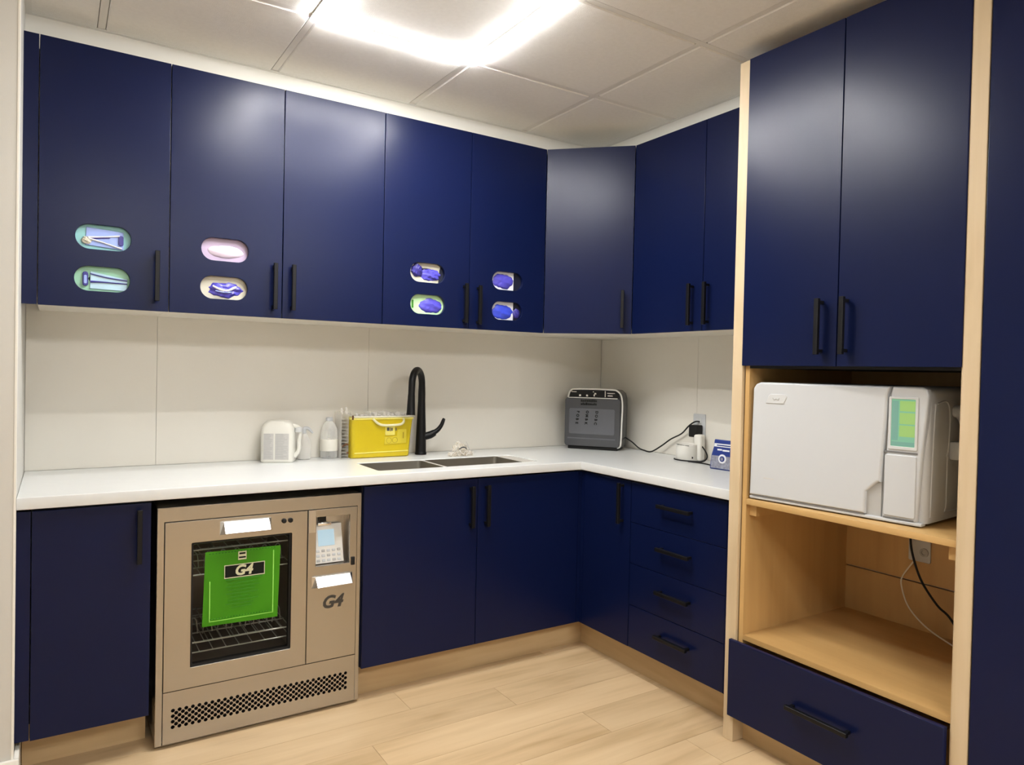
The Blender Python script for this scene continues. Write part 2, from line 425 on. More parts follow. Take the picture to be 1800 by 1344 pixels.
# diagonal corner cabinet
CC = .722
w4 = thing('corner_wall_cabinet', 'navy corner wall cabinet with one diagonal door', 'cabinet', (0, 0, 0), 0, GW)
b = BM()
prof = [(-CC+.001, -.002), (-.002, -.002), (-.002, -CC+.001), (-DU+.03, -CC+.001), (-CC+.001, -DU+.03)]
for z0, z1 in ((ZB+.004, ZB+.022), (ZT-.018, ZT)):
    vs = [[b.b.verts.new((x, y, z)) for x, y in prof] for z in (z0, z1)]
    b.b.faces.new(vs[0]); b.b.faces.new(vs[1])
    for i in range(5): b.b.faces.new((vs[0][i], vs[0][(i+1) % 5], vs[1][(i+1) % 5], vs[1][i]))
b.box(-CC+.001, -CC+.018, -DU+.03, -.002, ZB+.022, ZT-.018).box(-DU+.03, -.002, -CC+.001, -CC+.018, ZB+.022, ZT-.018)
part('carcass', b.mesh('c', 'melamine'), w4)
L4 = math.hypot(CC-DU, CC-DU)
d4 = plate('door', [rect(.0015, L4-.0015, ZB, ZT)], -.0, .019, 'navy', bev=.0012, res=1)
dd = part('door', d4, w4, loc=(-CC, -DU, 0), rot=(0, 0, -PI/4))
pull_at(dd, L4-.045, 0, 1.64)
# right leg wall cabinet
w5 = thing('wall_cabinet', 'navy two-door wall cabinet on right wall beside the tall cabinet', 'cabinet', (0, -CC, 0), R90, GW)
w = 1.531-CC
part('carcass', carcass(BM(), w-.001, DU-.021, ZB+.004, ZT).mesh('c', 'melamine'), w5)
dd = door(w5, 0, 1.163-CC, ZB, ZT, -DU); pull_at(dd, 1.108-CC, -DU, 1.637)
dd = door(w5, 1.163-CC, w-.001, ZB, ZT, -DU); pull_at(dd, 1.196-CC, -DU, 1.637)

# --- base cabinets
YB = .62; ZD0, ZD1 = .137, .862
GB = 'navy base cabinets under the worktop'
b1 = thing('base_cabinet', 'navy one-door base cabinet left of the steel washer', 'cabinet', (-2.803, 0, 0), 0, GB)
w = .338
part('carcass', carcass(BM(), w, YB-.021, ZD0, .868).mesh('c', 'navy_dark'), b1)
dd = door(b1, 0, w, ZD0, ZD1, -YB); pull_at(dd, .30, -YB, .755)
part('filler', bx('navy', XL+2.803+.0005, -.0015, -YB+.003, -YB+.022, ZD0+.002, ZD1), b1)
b2 = thing('base_cabinet', 'navy two-door base cabinet under the sink', 'cabinet', (-1.712, 0, 0), 0, GB)
w = 1.712-.637
bb = carcass(BM(), w, YB-.021, ZD0, .868, top=False)
part('carcass', bb.mesh('c', 'navy_dark'), b2)
dd = door(b2, 0, .52, ZD0, ZD1, -YB); pull_at(dd, .52-.037, -YB, .745)
dd = door(b2, .52, w, ZD0, ZD1, -YB); pull_at(dd, .52+.040, -YB, .745)
part('filler', bx('navy', w+.0008, w+.02, -YB+.001, -.57, ZD0, ZD1), b2)
b3 = thing('base_cabinet', 'navy one-door base cabinet in the inner corner', 'cabinet', (0, -.642, 0), R90, GB)
w = .968-.642
part('carcass', carcass(BM(), w, YB-.021, ZD0, .868).mesh('c', 'navy_dark'), b3)
dd = door(b3, 0, w, ZD0, ZD1, -YB); pull_at(dd, w-.05, -YB, .76)
part('filler', bx('navy', -.0215, -.0005, -YB+.001, -.595, ZD0, ZD1), b3)
b4 = thing('drawer_cabinet', 'navy base cabinet with four stacked drawers', 'cabinet', (0, -.969, 0), R90, GB)
w = 1.528-.969
part('carcass', carcass(BM(), w, YB-.021, ZD0, .868).mesh('c', 'navy_dark'), b4)
zs = [.137, .3245, .5055, .6845, .862]
for i in range(4):
    dr = part('drawer', plate('drawer', [rect(.0016, w-.03, zs[i]+.0012, zs[i+1]-.0012)], -YB, -YB+.019, 'navy', bev=.0012, res=1), b4)
    pull_at(dr, .275, -YB, (zs[i]+zs[i+1])/2+.015, True)
part('filler', bx('navy', w-.029, w, -YB+.001, -YB+.02, ZD0, ZD1), b4)
# plinths
struct('trim_2', bx('kick_wood', XL+.016, -2.464, -.490, -.474, 0, .137), 'oak plinth under the left base cabinet')
struct('trim_3', bx('kick_wood', -1.706, -.530, -.540, -.524, 0, .137), 'oak plinth under the sink cabinet')
t4 = struct('trim_4', bx('kick_wood', 0, .994, -.008, .008, 0, .137), 'oak plinth under the right hand cabinets')
t4.location = (-.532, -.538, 0); t4.rotation_euler = (0, 0, R90)

# --- worktop (L-shaped, with sink cut-out)
SX0, SX1, SY0, SY1 = -1.617, -.817, -.535, -.275
wt_out = [(XL+.001, -.007), (XL+.001, -.64), (-.64, -.64), (-.64, -1.531), (-.007, -1.531), (-.007, -.007)]
single('worktop', plate('worktop', [wt_out, list(reversed(rrect(SX0, SX1, SY0, SY1, .012, 3)))], CZ-.038, CZ, 'quartz', bev=.0025, flat=True), 'white L-shaped stone worktop running round the corner', 'worktop')

# --- sink
sk = thing('double_bowl_sink', 'steel double bowl sink set under the white worktop', 'sink', (SX0, SY0, CZ-.003))
sw, sd = SX1-SX0, SY1-SY0
XD = -1.30-SX0; XR = -.895-SX0
def bowl(x0, x1, y0, y1, dep):
    b = BM(); r = .018
    rings = []
    for z, ins, rr in ((0, 0, r), (-dep+.02, .004, r), (-dep+.004, .012, r), (-dep, .03, r)):
        rings.append([b.b.verts.new((x, y, z)) for x, y in rrect(x0+ins, x1-ins, y0+ins, y1-ins, rr, 4)])
    for a, c in zip(rings, rings[1:]):
        n = len(a)
        for i in range(n): b.b.faces.new((a[i], a[(i+1) % n], c[(i+1) % n], c[i]))
    b.b.faces.new(rings[-1])
    me = b.mesh('bowl', 'sink_steel')
    return me
for x0, x1 in ((.004, XD-.008), (XD+.008, XR)):
    bo = part('bowl', bowl(x0, x1, .004, sd-.004, .19), sk)
    part('drain', BM().lathe([(.045, 0), (.045, .003), (.03, .002), (.028, -.004), (0.0, -.004)], (x0+x1)/2, sd/2, -.1890).mesh('drain', 'chrome'), bo)
part('rim', plate('rim', [rrect(.0008, sw-.0008, .0008, sd-.0008, .011, 3), list(reversed(rrect(.004, XD-.008, .004, sd-.004, .018, 4))), list(reversed(rrect(XD+.008, XR, .004, sd-.004, .018, 4)))], -.003, 0, 'wire', flat=True), sk)

# --- faucet
FX, FY = -1.215, -.085
cd = Vector((CAM[0]-FX, CAM[1]-FY, 0)).normalized()
sp = Matrix.Rotation(math.radians(-16), 3, 'Z') @ cd      # spout leans to the image left of the viewer
ft = thing('faucet', 'matt black pull-down kitchen faucet with side lever', 'faucet', (FX, FY, CZ))
part('base', BM().lathe([(.029, 0), (.029, .008), (.0265, .012), (.0265, .02)]).mesh('b', 'black_metal'), ft)
part('body', BM().lathe([(.0265, .012), (.0258, .05), (.023, .14), (.0205, .2), (.0185, .26)]).mesh('b', 'black_metal'), ft)
pts = [Vector((0, 0, .24)), Vector((0, 0, .30)), Vector((0, 0, .345))]
Rr = .085
for k in range(1, 10):
    a = PI*k/10; pts.append(Vector((0, 0, .345)) + sp*(Rr-Rr*math.cos(a)) + Vector((0, 0, .072*math.sin(a))))
e1 = sp*(2*Rr); pts += [e1+Vector((0, 0, .345)), e1+sp*.004+Vector((0, 0, .30))]
part('spout', BM().tube(pts, [.0182]*2+[.0165]*(len(pts)-2), 16, smooth=3).mesh('s', 'black_metal'), ft)
part('spray_head', BM().tube([e1+sp*.004+Vector((0, 0, .302)), e1+sp*.006+Vector((0, 0, .27)), e1+sp*.008+Vector((0, 0, .235)), e1+sp*.010+Vector((0, 0, .205))], [.0168, .018, .0195, .0215], 18, smooth=3).mesh('s', 'black_metal'), ft)
ld = Matrix.Rotation(math.radians(100), 3, 'Z') @ cd
lv = [ld*.012+Vector((0, 0, .088)), ld*.045+Vector((0, 0, .096)), ld*.068+Vector((0, 0, .108))]
part('valve', BM().tube(lv, [.019, .019, .016], 14, smooth=3).mesh('v', 'black_metal'), ft)
lv2 = [ld*.062+Vector((0, 0, .106)), ld*.085+Vector((0, 0, .122)), ld*.102+Vector((0, 0, .145)), ld*.112+Vector((0, 0, .17)), ld*.116+Vector((0, 0, .178))]
part('lever', BM().tube(lv2, [.013, .0115, .0098, .0085, .006], 12, smooth=4).mesh('l', 'black_metal'), ft)

# ------------------------------------------------------------------ instrument washer (steel, built in under the worktop)
WX, WY = -2.446, -.605
wa = thing('instrument_washer', 'stainless steel instrument washer with glass door under the worktop', 'washer', (WX, 0, 0))
WW, WH = .730, .838
def wx(v): return v-WX
Y0 = WY
# outer cabinet: sides, top, back
part('body', BM().box(0.002, .012, Y0+.02, -.03, .012, WH-.001).box(WW-.012, WW-.002, Y0+.02, -.03, .012, WH-.001).box(.012, WW-.012, Y0+.02, -.03, WH-.011, WH-.001).box(.012, WW-.012, -.04, -.03, .012, WH-.011).box(.012, WW-.012, Y0+.03, -.04, .012, .03).mesh('b', 'steel_v'), wa)
for fx in (.05, WW-.05):
    for fy in (Y0+.08, -.1): part('foot', BM().lathe([(.018, 0), (.018, .006), (.012, .012)], fx, fy, 0).mesh('f', 'black_plastic'), wa)
ix0, ix1, iz1 = .022, WW-.016, .788
part('front_frame', plate('frame', [rect(0, WW, .012, WH), list(reversed(rect(ix0, ix1, .0121+.002, iz1)))], Y0, Y0+.02, 'steel', bev=.0015, res=1), wa)
# door with window
dx0, dx1, dz0, dz1 = ix0+.002, wx(-1.931), .198, iz1-.002
wnx0, wnx1, wnz0, wnz1 = wx(-2.337), wx(-1.989), .270, .708
do = part('door', plate('door', [rect(dx0, dx1, dz0, dz1), list(reversed(rrect(wnx0, wnx1, wnz0, wnz1, .004, 3)))], Y0-.004, Y0+.022, 'steel', bev=.0015, res=1), wa)
part('window_gasket', plate('gasket', [rrect(wnx0-.006, wnx1+.006, wnz0-.006, wnz1+.006, .004, 3), list(reversed(rrect(wnx0+.007, wnx1-.007, wnz0+.007, wnz1-.007, .004, 3)))], Y0+.006, Y0+.026, 'black_plastic'), do)
part('window_glass', bx('pane', wnx0-.004, wnx1+.004, Y0+.008, Y0+.012, wnz0-.004, wnz1+.004), do)
def wedge_handle(x0, x1, zt, zb):
    b = BM(); y = Y0-.004; pr = .042
    A = [(x0, y, zt), (x1, y, zt), (x1, y, zb-.012), (x0, y, zb-.012)]
    B = [(x0+.012, y-pr*.25, zt-.001), (x1-.012, y-pr*.25, zt-.001), (x1-.012, y-pr, zb), (x0+.012, y-pr, zb)]
    va = [b.b.verts.new(p) for p in A]; vb = [b.b.verts.new(p) for p in B]
    b.b.faces.new(va); b.b.faces.new(vb)
    for i in range(4): b.b.faces.new((va[i], va[(i+1) % 4], vb[(i+1) % 4], vb[i]))
    return b.mesh('h', 'chrome')
part('handle', wedge_handle(wx(-2.245), wx(-2.066), .774, .738), do, 'bright chrome wedge handle')
for k, xx in enumerate((-2.020, -1.996)):
    part('button', BM().lathe([(.009, 0), (.009, .004), (.006, .006)], 0, 0, 0, 14).mesh('b', 'black_plastic'), do, loc=(wx(xx), Y0-.004, .756), rot=(PI/2, 0, 0))
# control column
px0, px1, pz0 = dx1+.003, ix1-.002, .1955
rx0, rx1, rz0, rz1 = wx(-1.897), wx(-1.763), .566, .757
cp = part('control_panel', plate('panel', [rect(px0, px1, dz0, dz1), list(reversed(rect(rx0, rx1, rz0, rz1)))], Y0-.003, Y0+.018, 'steel', bev=.0012, res=1), wa)
part('trim_strip', bx('steel_v', px0+.002, rx0-.004, Y0-.0065, Y0-.003, .70, dz1), cp)
part('handle', wedge_handle(wx(-1.912), wx(-1.752), .529, .497), cp, 'bright chrome wedge handle')
sws = part('switch', bx('black_plastic', wx(-1.757), wx(-1.742), Y0-.008, Y0-.003, .556, .588, bev=.002), cp)
lt = text_mesh('lettering', 'G4', .066, 'letter', .0006, .28, .0022)
part('lettering', lt, cp, loc=(wx(-1.832), Y0-.0037, .421))
# recessed display, tilted back
rec = part('display_recess', BM().box(rx0-.003, rx1+.003, Y0+.075, Y0+.08, rz0-.003, rz1+.003).box(rx0-.004, rx0-.001, Y0+.018, Y0+.075, rz0-.003, rz1+.003).box(rx1+.001, rx1+.004, Y0+.018, Y0+.075, rz0-.003, rz1+.003).box(rx0-.001, rx1+.001, Y0+.018, Y0+.075, rz1+.001, rz1+.004).box(rx0-.001, rx1+.001, Y0+.018, Y0+.075, rz0-.004, rz0-.001).mesh('r', 'steel_v'), cp)
tilt = math.radians(-14)
un = part('display_unit', bx('silver', .004, .118, 0, .012, 0, .150, bev=.002), cp, 'silver tilted display unit', loc=(rx0+.002, Y0+.022, rz0+.003), rot=(tilt, 0, 0))
part('screen', bx('lcd_blue', .020, .085, -.0015, .001, .066, .128), un, 'pale blue lit screen')
for r_ in range(3):
    for c_ in range(5):
        part('key', bx('white_plastic' if (r_+c_) % 3 else 'grey_plastic', .010+c_*.0208, .010+c_*.0208+.014, -.0022, .001, .006+r_*.0185, .006+r_*.0185+.010, bev=.0015, seg=1), un)
part('connector', bx('black_plastic', rx0+.03, rx0+.055, Y0+.05, Y0+.074, rz1-.03, rz1-.002), cp)
part('bracket', bx('chrome', rx0+.022, rx0+.075, Y0+.045, Y0+.06, rz1-.045, rz1-.034, bev=.002), cp)
# bottom service panel with lattice of holes
gout = [rect(ix0+.002, ix1-.002, .016, pz0)]
gx0, gx1 = wx(-2.390), wx(-1.771); zc0 = .072
cols = 30; st = (gx1-gx0)/(cols-1)
def hole(cx, cz, r=.0066): return [(cx+r*math.cos(2*PI*k/8+.39), cz+r*math.sin(2*PI*k/8+.39)) for k in range(8)][::-1]
for i in range(cols):
    for j in range(4): gout.append(hole(gx0+i*st, zc0+j*.0193))
    if i < cols-1:
        for j in range(3): gout.append(hole(gx0+(i+.5)*st, zc0+(j+.5)*.0193))
gp = part('vent_panel', plate('vent', gout, Y0-.003, Y0+.010, 'steel'), wa)
part('vent_backing', bx('black_plastic', ix0+.02, ix1-.02, Y0+.016, Y0+.02, .03, .17), gp)
# chamber
c0x, c1x, c0z, c1z = wnx0-.02, wnx1+.02, wnz0-.03, wnz1+.03
part('chamber', BM().box(c0x-.004, c0x, Y0+.03, Y0+.45, c0z, c1z).box(c1x, c1x+.004, Y0+.03, Y0+.45, c0z, c1z).box(c0x, c1x, Y0+.45, Y0+.454, c0z, c1z).box(c0x, c1x, Y0+.03, Y0+.45, c0z-.004, c0z).box(c0x, c1x, Y0+.03, Y0+.45, c1z, c1z+.004).mesh('c', 'chamber'), wa)
def rack(z, n=11, hoops=False):
    b = BM()
    for yy in (Y0+.05, Y0+.15, Y0+.25, Y0+.35, Y0+.43): b.tube([(c0x+.004, yy, z), (c1x-.004, yy, z)], .0028, 6)
    for k in range(n):
        xx = c0x+.012+k*(c1x-c0x-.024)/(n-1)
        b.tube([(xx, Y0+.05, z+.004), (xx, Y0+.43, z+.004)], .0018, 5)
    if hoops:
        for k in range(7):
            xx = c0x+.03+k*.05
            b.tube([(xx, Y0+.12, z+.004), (xx+.006, Y0+.12, z+.05), (xx+.018, Y0+.125, z+.065), (xx+.03, Y0+.13, z+.05), (xx+.034, Y0+.13, z+.004)], .0018, 5, smooth=3)
    return b.mesh('rack', 'wire')
for z, n, h in ((.335, 13, True), (.300, 9, False), (.578, 9, True), (.668, 9, False)):
    part('wire_rack', rack(z, n, h), wa)
# green notice hanging in the window (behind the glass)
GN = (wx(-2.293)+WX, Y0+.0035, .402)
gs = thing('hanging_sign', 'bright green notice on the glass window of the steel washer', 'sign', GN, 0)
gs.rotation_euler = (0, 0, 0)
gwid, ghei = .262, .266
b = BM(); n = 10
def gpos(u, v, dy=0):
    return (u*gwid+(1-v)*-.006+v*.002, dy+.0012*math.sin(u*5+.5)*(1-v*.5), v*ghei-u*.004)
vs = [[b.b.verts.new(gpos(i/n, j/n)) for i in range(n+1)] for j in range(n+1)]
for j in range(n):
    for i in range(n): b.b.faces.new((vs[j][i], vs[j][i+1], vs[j+1][i+1], vs[j+1][i]))
bmesh.ops.solidify(b.b, geom=b.b.faces[:], thickness=.0012)
part('sheet', b.mesh('sheet', 'green_card'), gs)
def decal(name, parent, u0, u1, v0, v1, m, y=-.0028, th=.0006): 
    return part(name, bx(m, u0*gwid, u1*gwid, y, y+th, v0*ghei, v1*ghei), parent)
em = decal('emblem', gs, .43, .54, .85, .965, 'cream_print')
part('emblem_mark', BM().box(.445*gwid, .525*gwid, -.0036, -.0026, .925*ghei, .948*ghei).box(.44*gwid, .53*gwid, -.0036, -.0026, .872*ghei, .893*ghei).mesh('m', 'ink'), em)
lb = decal('logo_block', gs, .26, .78, .625, .785, 'ink')
part('logo_text', text_mesh('t', 'G4', .050, 'cream_print', .0004, .2, .0018), lb, loc=(.50*gwid, -.0034, .703*ghei))
fr = BM()
for a in ((.26, .78, .785, .795), (.26, .78, .613, .625), (.25, .26, .613, .795), (.78, .79, .613, .795)): fr.box(a[0]*gwid, a[1]*gwid, -.0032, -.0024, a[2]*ghei, a[3]*ghei)
part('logo_frame', fr.mesh('f', 'cream_print'), gs)
fr = BM()
for a in ((.06, .075, .05, .60), (.90, .915, .07, .93), (.06, .915, .055, .065)): fr.box(a[0]*gwid, a[1]*gwid, -.0030, -.0022, a[2]*ghei, a[3]*ghei)
part('border_line', fr.mesh('f', 'green_light'), gs)
fr = BM()
for k in range(22):
    fr.box((.05+k*.041)*gwid, (.05+k*.041+.024)*gwid, -.0030, -.0022, .965*ghei, .977*ghei)
    fr.box((.07+k*.038)*gwid, (.07+k*.038+.02)*gwid, -.0030, -.0022, .085*ghei, .097*ghei)
part('stitching', fr.mesh('f', 'green_dark'), gs)['kind'] = 'stuff'
fr = BM()
for k, (a, c) in enumerate(((.27, .76), (.30, .70), (.28, .72), (.31, .66), (.28, .70), (.33, .60), (.30, .71), (.27, .64), (.35, .62))):
    v = .585-k*.047; fr.box(a*gwid, c*gwid, -.0030, -.0022, v*ghei, (v+(.018 if k == 0 else .008))*ghei)
part('print_lines', fr.mesh('f', 'green_dark'), gs)['kind'] = 'stuff'

# ------------------------------------------------------------------ tall cabinet with steriliser niche
TX = .656
tc = thing('tall_cabinet', 'tall navy cabinet with pale pine sides and an open birch niche', 'cabinet', (0, -1.533, 0), R90)
def ty(v): return -1.533-v     # world y -> local x
xa, xb2 = 0.0, ty(-2.363)
TZ = 2.468
part('end_panel', BM().box(0, .045, -TX, -.002, 0, TZ, bev=.0015, seg=1).mesh('p', 'pine'), tc, 'pale pine end panel')
part('end_panel', BM().box(xb2-.045, xb2, -TX, -.002, 0, TZ, bev=.0015, seg=1).mesh('p', 'pine'), tc, 'pale pine end panel')
nx0, nx1 = .051, xb2-.051           # carcass outer faces
fy = -TX+.012
b = BM().box(nx0, nx0+.018, fy, -.003, .12, 2.46).box(nx1-.018, nx1, fy, -.003, .12, 2.46)
part('side_board', BM().box(nx0, nx0+.018, fy, -.003, .12, 2.46).mesh('s', 'birch'), tc)
part('side_board', BM().box(xb2-.0475, xb2-.0452, -TX+.003, -.003, .12, 2.46).mesh('s', 'pine'), tc)
part('niche_floor', bx('birch_flat', nx0+.018, xb2-.048, fy, -.018, .382, .400), tc)
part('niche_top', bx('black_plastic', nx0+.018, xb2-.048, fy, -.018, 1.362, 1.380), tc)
part('shelf', bx('birch_flat', nx0+.019, xb2-.048, -TX+.010, -.04, .872, .893, bev=.002), tc)
for s_, x0 in ((0, nx0+.018), (1, xb2-.048-.03)):
    part('shelf_cleat', bx('birch', x0, x0+.03, -TX+.03, -.04, .832, .872), tc)
part('back_board', bx('birch', nx0+.018, xb2-.048, -.018, -.003, .578, 1.38), tc)
part('back_board', bx('birch', nx0+.018, xb2-.048, -.018, -.003, .382, .572), tc)
part('gap_strip', bx('black_plastic', .0455, nx0-.0005, -TX+.03, -.003, .12, 2.46), tc)
part('top_board', bx('birch_flat', nx0+.018, nx1-.018, fy, -.003, 2.44, 2.458), tc)
yd = -TX-.004
mid = ty(-1.9465)
dl0, dr1 = ty(-1.5785), ty(-2.3165)
dd = part('door', plate('door', [rect(dl0, mid-.0016, 1.371, TZ)], yd, yd+.019-.003, 'navy', bev=.0012, res=1), tc); pull_at(dd, ty(-1.893), yd, 1.498)
dd = part('door', plate('door', [rect(mid+.0016, dr1, 1.371, TZ)], yd, yd+.019-.003, 'navy', bev=.0012, res=1), tc); pull_at(dd, ty(-1.979), yd, 1.498)
dr = part('drawer', plate('drawer', [rect(ty(-1.562), ty(-2.309), .098, .376)], yd-.012, yd+.006, 'navy', bev=.003, res=2), tc)
PULL2 = pull(.22)
part('handle', PULL2, dr, loc=(ty(-1.935), yd-.012, .243), rot=(0, PI/2, 0))
part('drawer_box', bx('birch_flat', nx0+.03, nx1-.03, fy+.03, -.06, .13, .34), tc)
part('plinth', bx('kick_wood', .045, xb2-.045, -.60, -.585, 0, .115), tc)
# upper part rear filler so the top compartment is closed
part('inner_board', bx('birch', nx0+.018, nx1-.018, -.015, -.003, 1.381, 2.44), tc)
# second tall cabinet at the right edge
t2 = thing('tall_cabinet', 'plain navy tall cabinet front cut off by the right edge', 'cabinet', (0, -2.366, 0), R90)
part('carcass', carcass(BM(), .80, TX-.021, .10, TZ).mesh('c', 'navy_dark'), t2)
part('door', plate('door', [rect(.001, .80, .098, TZ)], -TX-.003, -TX+.016, 'navy', bev=.0012, res=1), t2)
part('plinth', bx('kick_wood', 0, .80, -.60, -.585, 0, .10), t2)

# ------------------------------------------------------------------ steriliser (tabletop autoclave) on the shelf
AC = thing('autoclave', 'white tabletop autoclave with green screen on the niche shelf', 'autoclave', (-.637, -1.609, .893), math.atan2(-.556, .054))
AW, AH, AD = .585, .420, .47
b = BM(); b.bevbox(0, AW, .012, AD, .012, AH, lambda m: (m.z > AH-.01 and .02 < m.y < AD-.02) or (m.y < .02 and (m.x < .01 or m.x > AW-.01 or m.z > AH-.01)), .022, 5)
part('body', b.mesh('body', 'white_plastic'), AC)
for fx in (.05, AW-.05):
    for fy_ in (.08, AD-.06): part('foot', BM().lathe([(.016, 0), (.018, .012)], fx, fy_, 0, 16).mesh('f', 'black_plastic'), AC)
dpts = [(.002, .018), (.414, .018), (.414, .088), (.450, .122), (.458, .122), (.470, .330), (.472, .395), (.478, .418), (.034, .420), (.018, .413), (.008, .398)]
adr = part('door', plate('door', [dpts], -.006, .03, 'white_plastic', bev=.007, res=4), AC)
part('base_lip', BM().box(.0, AW-.006, -.002, .03, .004, .015, bev=.004).mesh('l', 'white_plastic'), AC)
part('notch_recess', plate('notch', [[(.414, .014), (.458, .014), (.458, .124), (.448, .122), (.414, .088)]], .006, .03, 'grey_plastic'), AC)
cpts = [(.463, .014), (.566, .014), (.574, .2), (.588, .395), (.582, .412), (.570, .419), (.484, .419), (.479, .395), (.474, .33)]
ccp = part('control_column', plate('col', [cpts], .0, .03, 'white_plastic', bev=.007, res=4), AC)
part('screen_bezel', plate('bez', [rrect(.476, .561, .228, .388, .004, 3), list(reversed(rrect(.484, .553, .238, .381, .002, 2)))], -.0035, .004, 'white_matte', bev=.0015, res=1), ccp)
scr = part('screen', bx('lcd_green', .483, .554, -.0008, .003, .237, .382), ccp, 'lit green touch screen')
for (a, c, e, f, m_) in ((.508, .552, .345, .376, 'lcd_lime'), (.508, .552, .306, .340, 'lcd_lime'), (.508, .552, .268, .302, 'lcd_lime'), (.486, .552, .240, .252, 'lcd_teal'), (.486, .504, .256, .376, 'lcd_teal')):
    part('screen_tile', bx(m_, a, c, -.0014, -.0007, e, f), scr)
part('hatch', plate('hatch', [rrect(.468, .560, .024, .212, .006, 3)], -.003, .004, 'white_plastic', bev=.0025), ccp)
part('hatch_gap', bx('seam_grey', .466, .562, -.0012, .003, .2165, .2225), ccp)
part('hatch_gap', bx('seam_grey', .468, .556, -.0012, .003, .0165, .0205), ccp)
part('badge', plate('badge', [[(.060, .347), (.128, .347), (.140, .372), (.133, .380), (.078, .380), (.070, .374)]], -.0085, -.004, 'white_matte', bev=.0018), adr)
part('badge_emblem', BM().tube([(.088, -.0088, .367), (.092, -.0088, .360), (.100, -.0088, .3635), (.108, -.0088, .360), (.112, -.0088, .367)], .0016, 6, smooth=4).mesh('e', 'grey_plastic'), adr)
part('lettering', BM().box(.058, .098, -.0066, -.0055, .081, .085).mesh('l', 'label_grey'), adr)
part('door_seam', bx('seam_grey', .012, .412, -.0035, .012, .0145, .0185), AC)
# moulded side panel and the fittings behind
b = BM().tube([(AW, .07, .37), (AW, .14, .375), (AW, .165, .33), (AW, .16, .23), (AW, .15, .21), (AW, .155, .19), (AW, .155, .06), (AW, .165, .035), (AW, .40, .04)], .003, 6, smooth=5)
b.tube([(AW, .055, .37), (AW, .045, .2), (AW, .04, .03)], .003, 6, smooth=4)
part('side_moulding', b.mesh('m', 'white_plastic'), AC)
part('water_valve', BM().tube([(AW-.002, .20, .345), (AW+.02, .20, .342), (AW+.034, .198, .318), (AW+.036, .196, .285)], [.018, .022, .02, .014], 12, smooth=3).mesh('v', 'white_plastic'), AC)
part('plug_socket', BM().box(AW-.002, AW+.04, .170, .215, .195, .252, bev=.006).mesh('v', 'white_plastic'), AC)

# niche outlet and cords
no = thing('wall_outlet', 'dim white wall outlet on back board of the birch niche', 'outlet', (-.0185, -1.895, .655), R90)
part('plate', plate('pl', [rrect(-.04, .04, 0, .115, .006, 3)], -.006, 0, 'white_matte', bev=.002), no)
part('socket', BM().lathe([(.016, 0), (.016, .004), (.009, .0045), (.008, .001), (0, .001)], 0, 0, 0, 18).mesh('s', 'grey_plastic'), no, loc=(.018, -.006, .038), rot=(PI/2, 0, 0))
def cord(name, pts, r, m, label, cat='cord', smooth=8, base=None):
    base = base or pts[0]
    b = BM().tube([tuple(Vector(p)-Vector(base)) for p in pts], r, 8, smooth=smooth)
    return single(name, b.mesh(name, m), label, cat, base)
cord('power_cord', [(-.05, -1.872, .868), (-.05, -1.874, .76), (-.055, -1.885, .69), (-.065, -1.925, .60), (-.08, -1.99, .53), (-.09, -2.04, .50), (-.10, -2.10, .43), (-.12, -2.18, .4045), (-.16, -2.24, .4045)], .0042, 'black_plastic', 'black power cord hanging below the autoclave shelf')
cord('thin_cable', [(-.027, -1.882, .66), (-.035, -1.865, .63), (-.04, -1.842, .585), (-.045, -1.845, .55), (-.055, -1.875, .49), (-.07, -1.935, .445), (-.09, -2.01, .420), (-.11, -2.10, .4035), (-.13, -2.2, .4035)], .0028, 'milky', 'thin pale cable drooping from outlet to niche floor')
cord('thin_cable', [(-.20, -2.24, .58), (-.20, -2.15, .56), (-.20, -2.135, .51), (-.20, -2.145, .46), (-.21, -2.20, .43), (-.22, -2.24, .4035)], .0028, 'milky', 'short pale cable loop at right side of the niche')

# ------------------------------------------------------------------ dispenser boxes behind the slots
def glove_box(cx, z0, h, cslot, card, label, style, cab_front=-DU+.0205):
    yf = cab_front-.001
    t = thing('dispenser_box', label, 'box', (cx, yf, z0), 0, 'dispenser boxes behind the door slots')
    W2 = .118; D = .20
    zc = cslot-z0
    op = {'big': (.045, .018), 'oval': (.052, .022), 'shift': (.048, .026), 'left': (.048, .028)}.get(style[0], (.07, .033))
    ox = style[1]
    opening = [(ox+op[0]*math.cos(2*PI*k/28), zc+op[1]*math.sin(2*PI*k/28)) for k in range(28)]
    part('front_panel', plate('fp', [rect(-W2, W2, 0, h), list(reversed(opening))], 0, .0015, card), t)
    part('carton', BM().box(-W2, -W2+.0015, .0015, D, 0, h).box(W2-.0015, W2, .0015, D, 0, h).box(-W2+.0015, W2-.0015, .0015, D, 0, .0015).box(-W2+.0015, W2-.0015, .0015, D, h-.0015, h).box(-W2+.0015, W2-.0015, D-.0015, D, .0015, h-.0015).mesh('c', card), t)
    return t, ox, zc, op
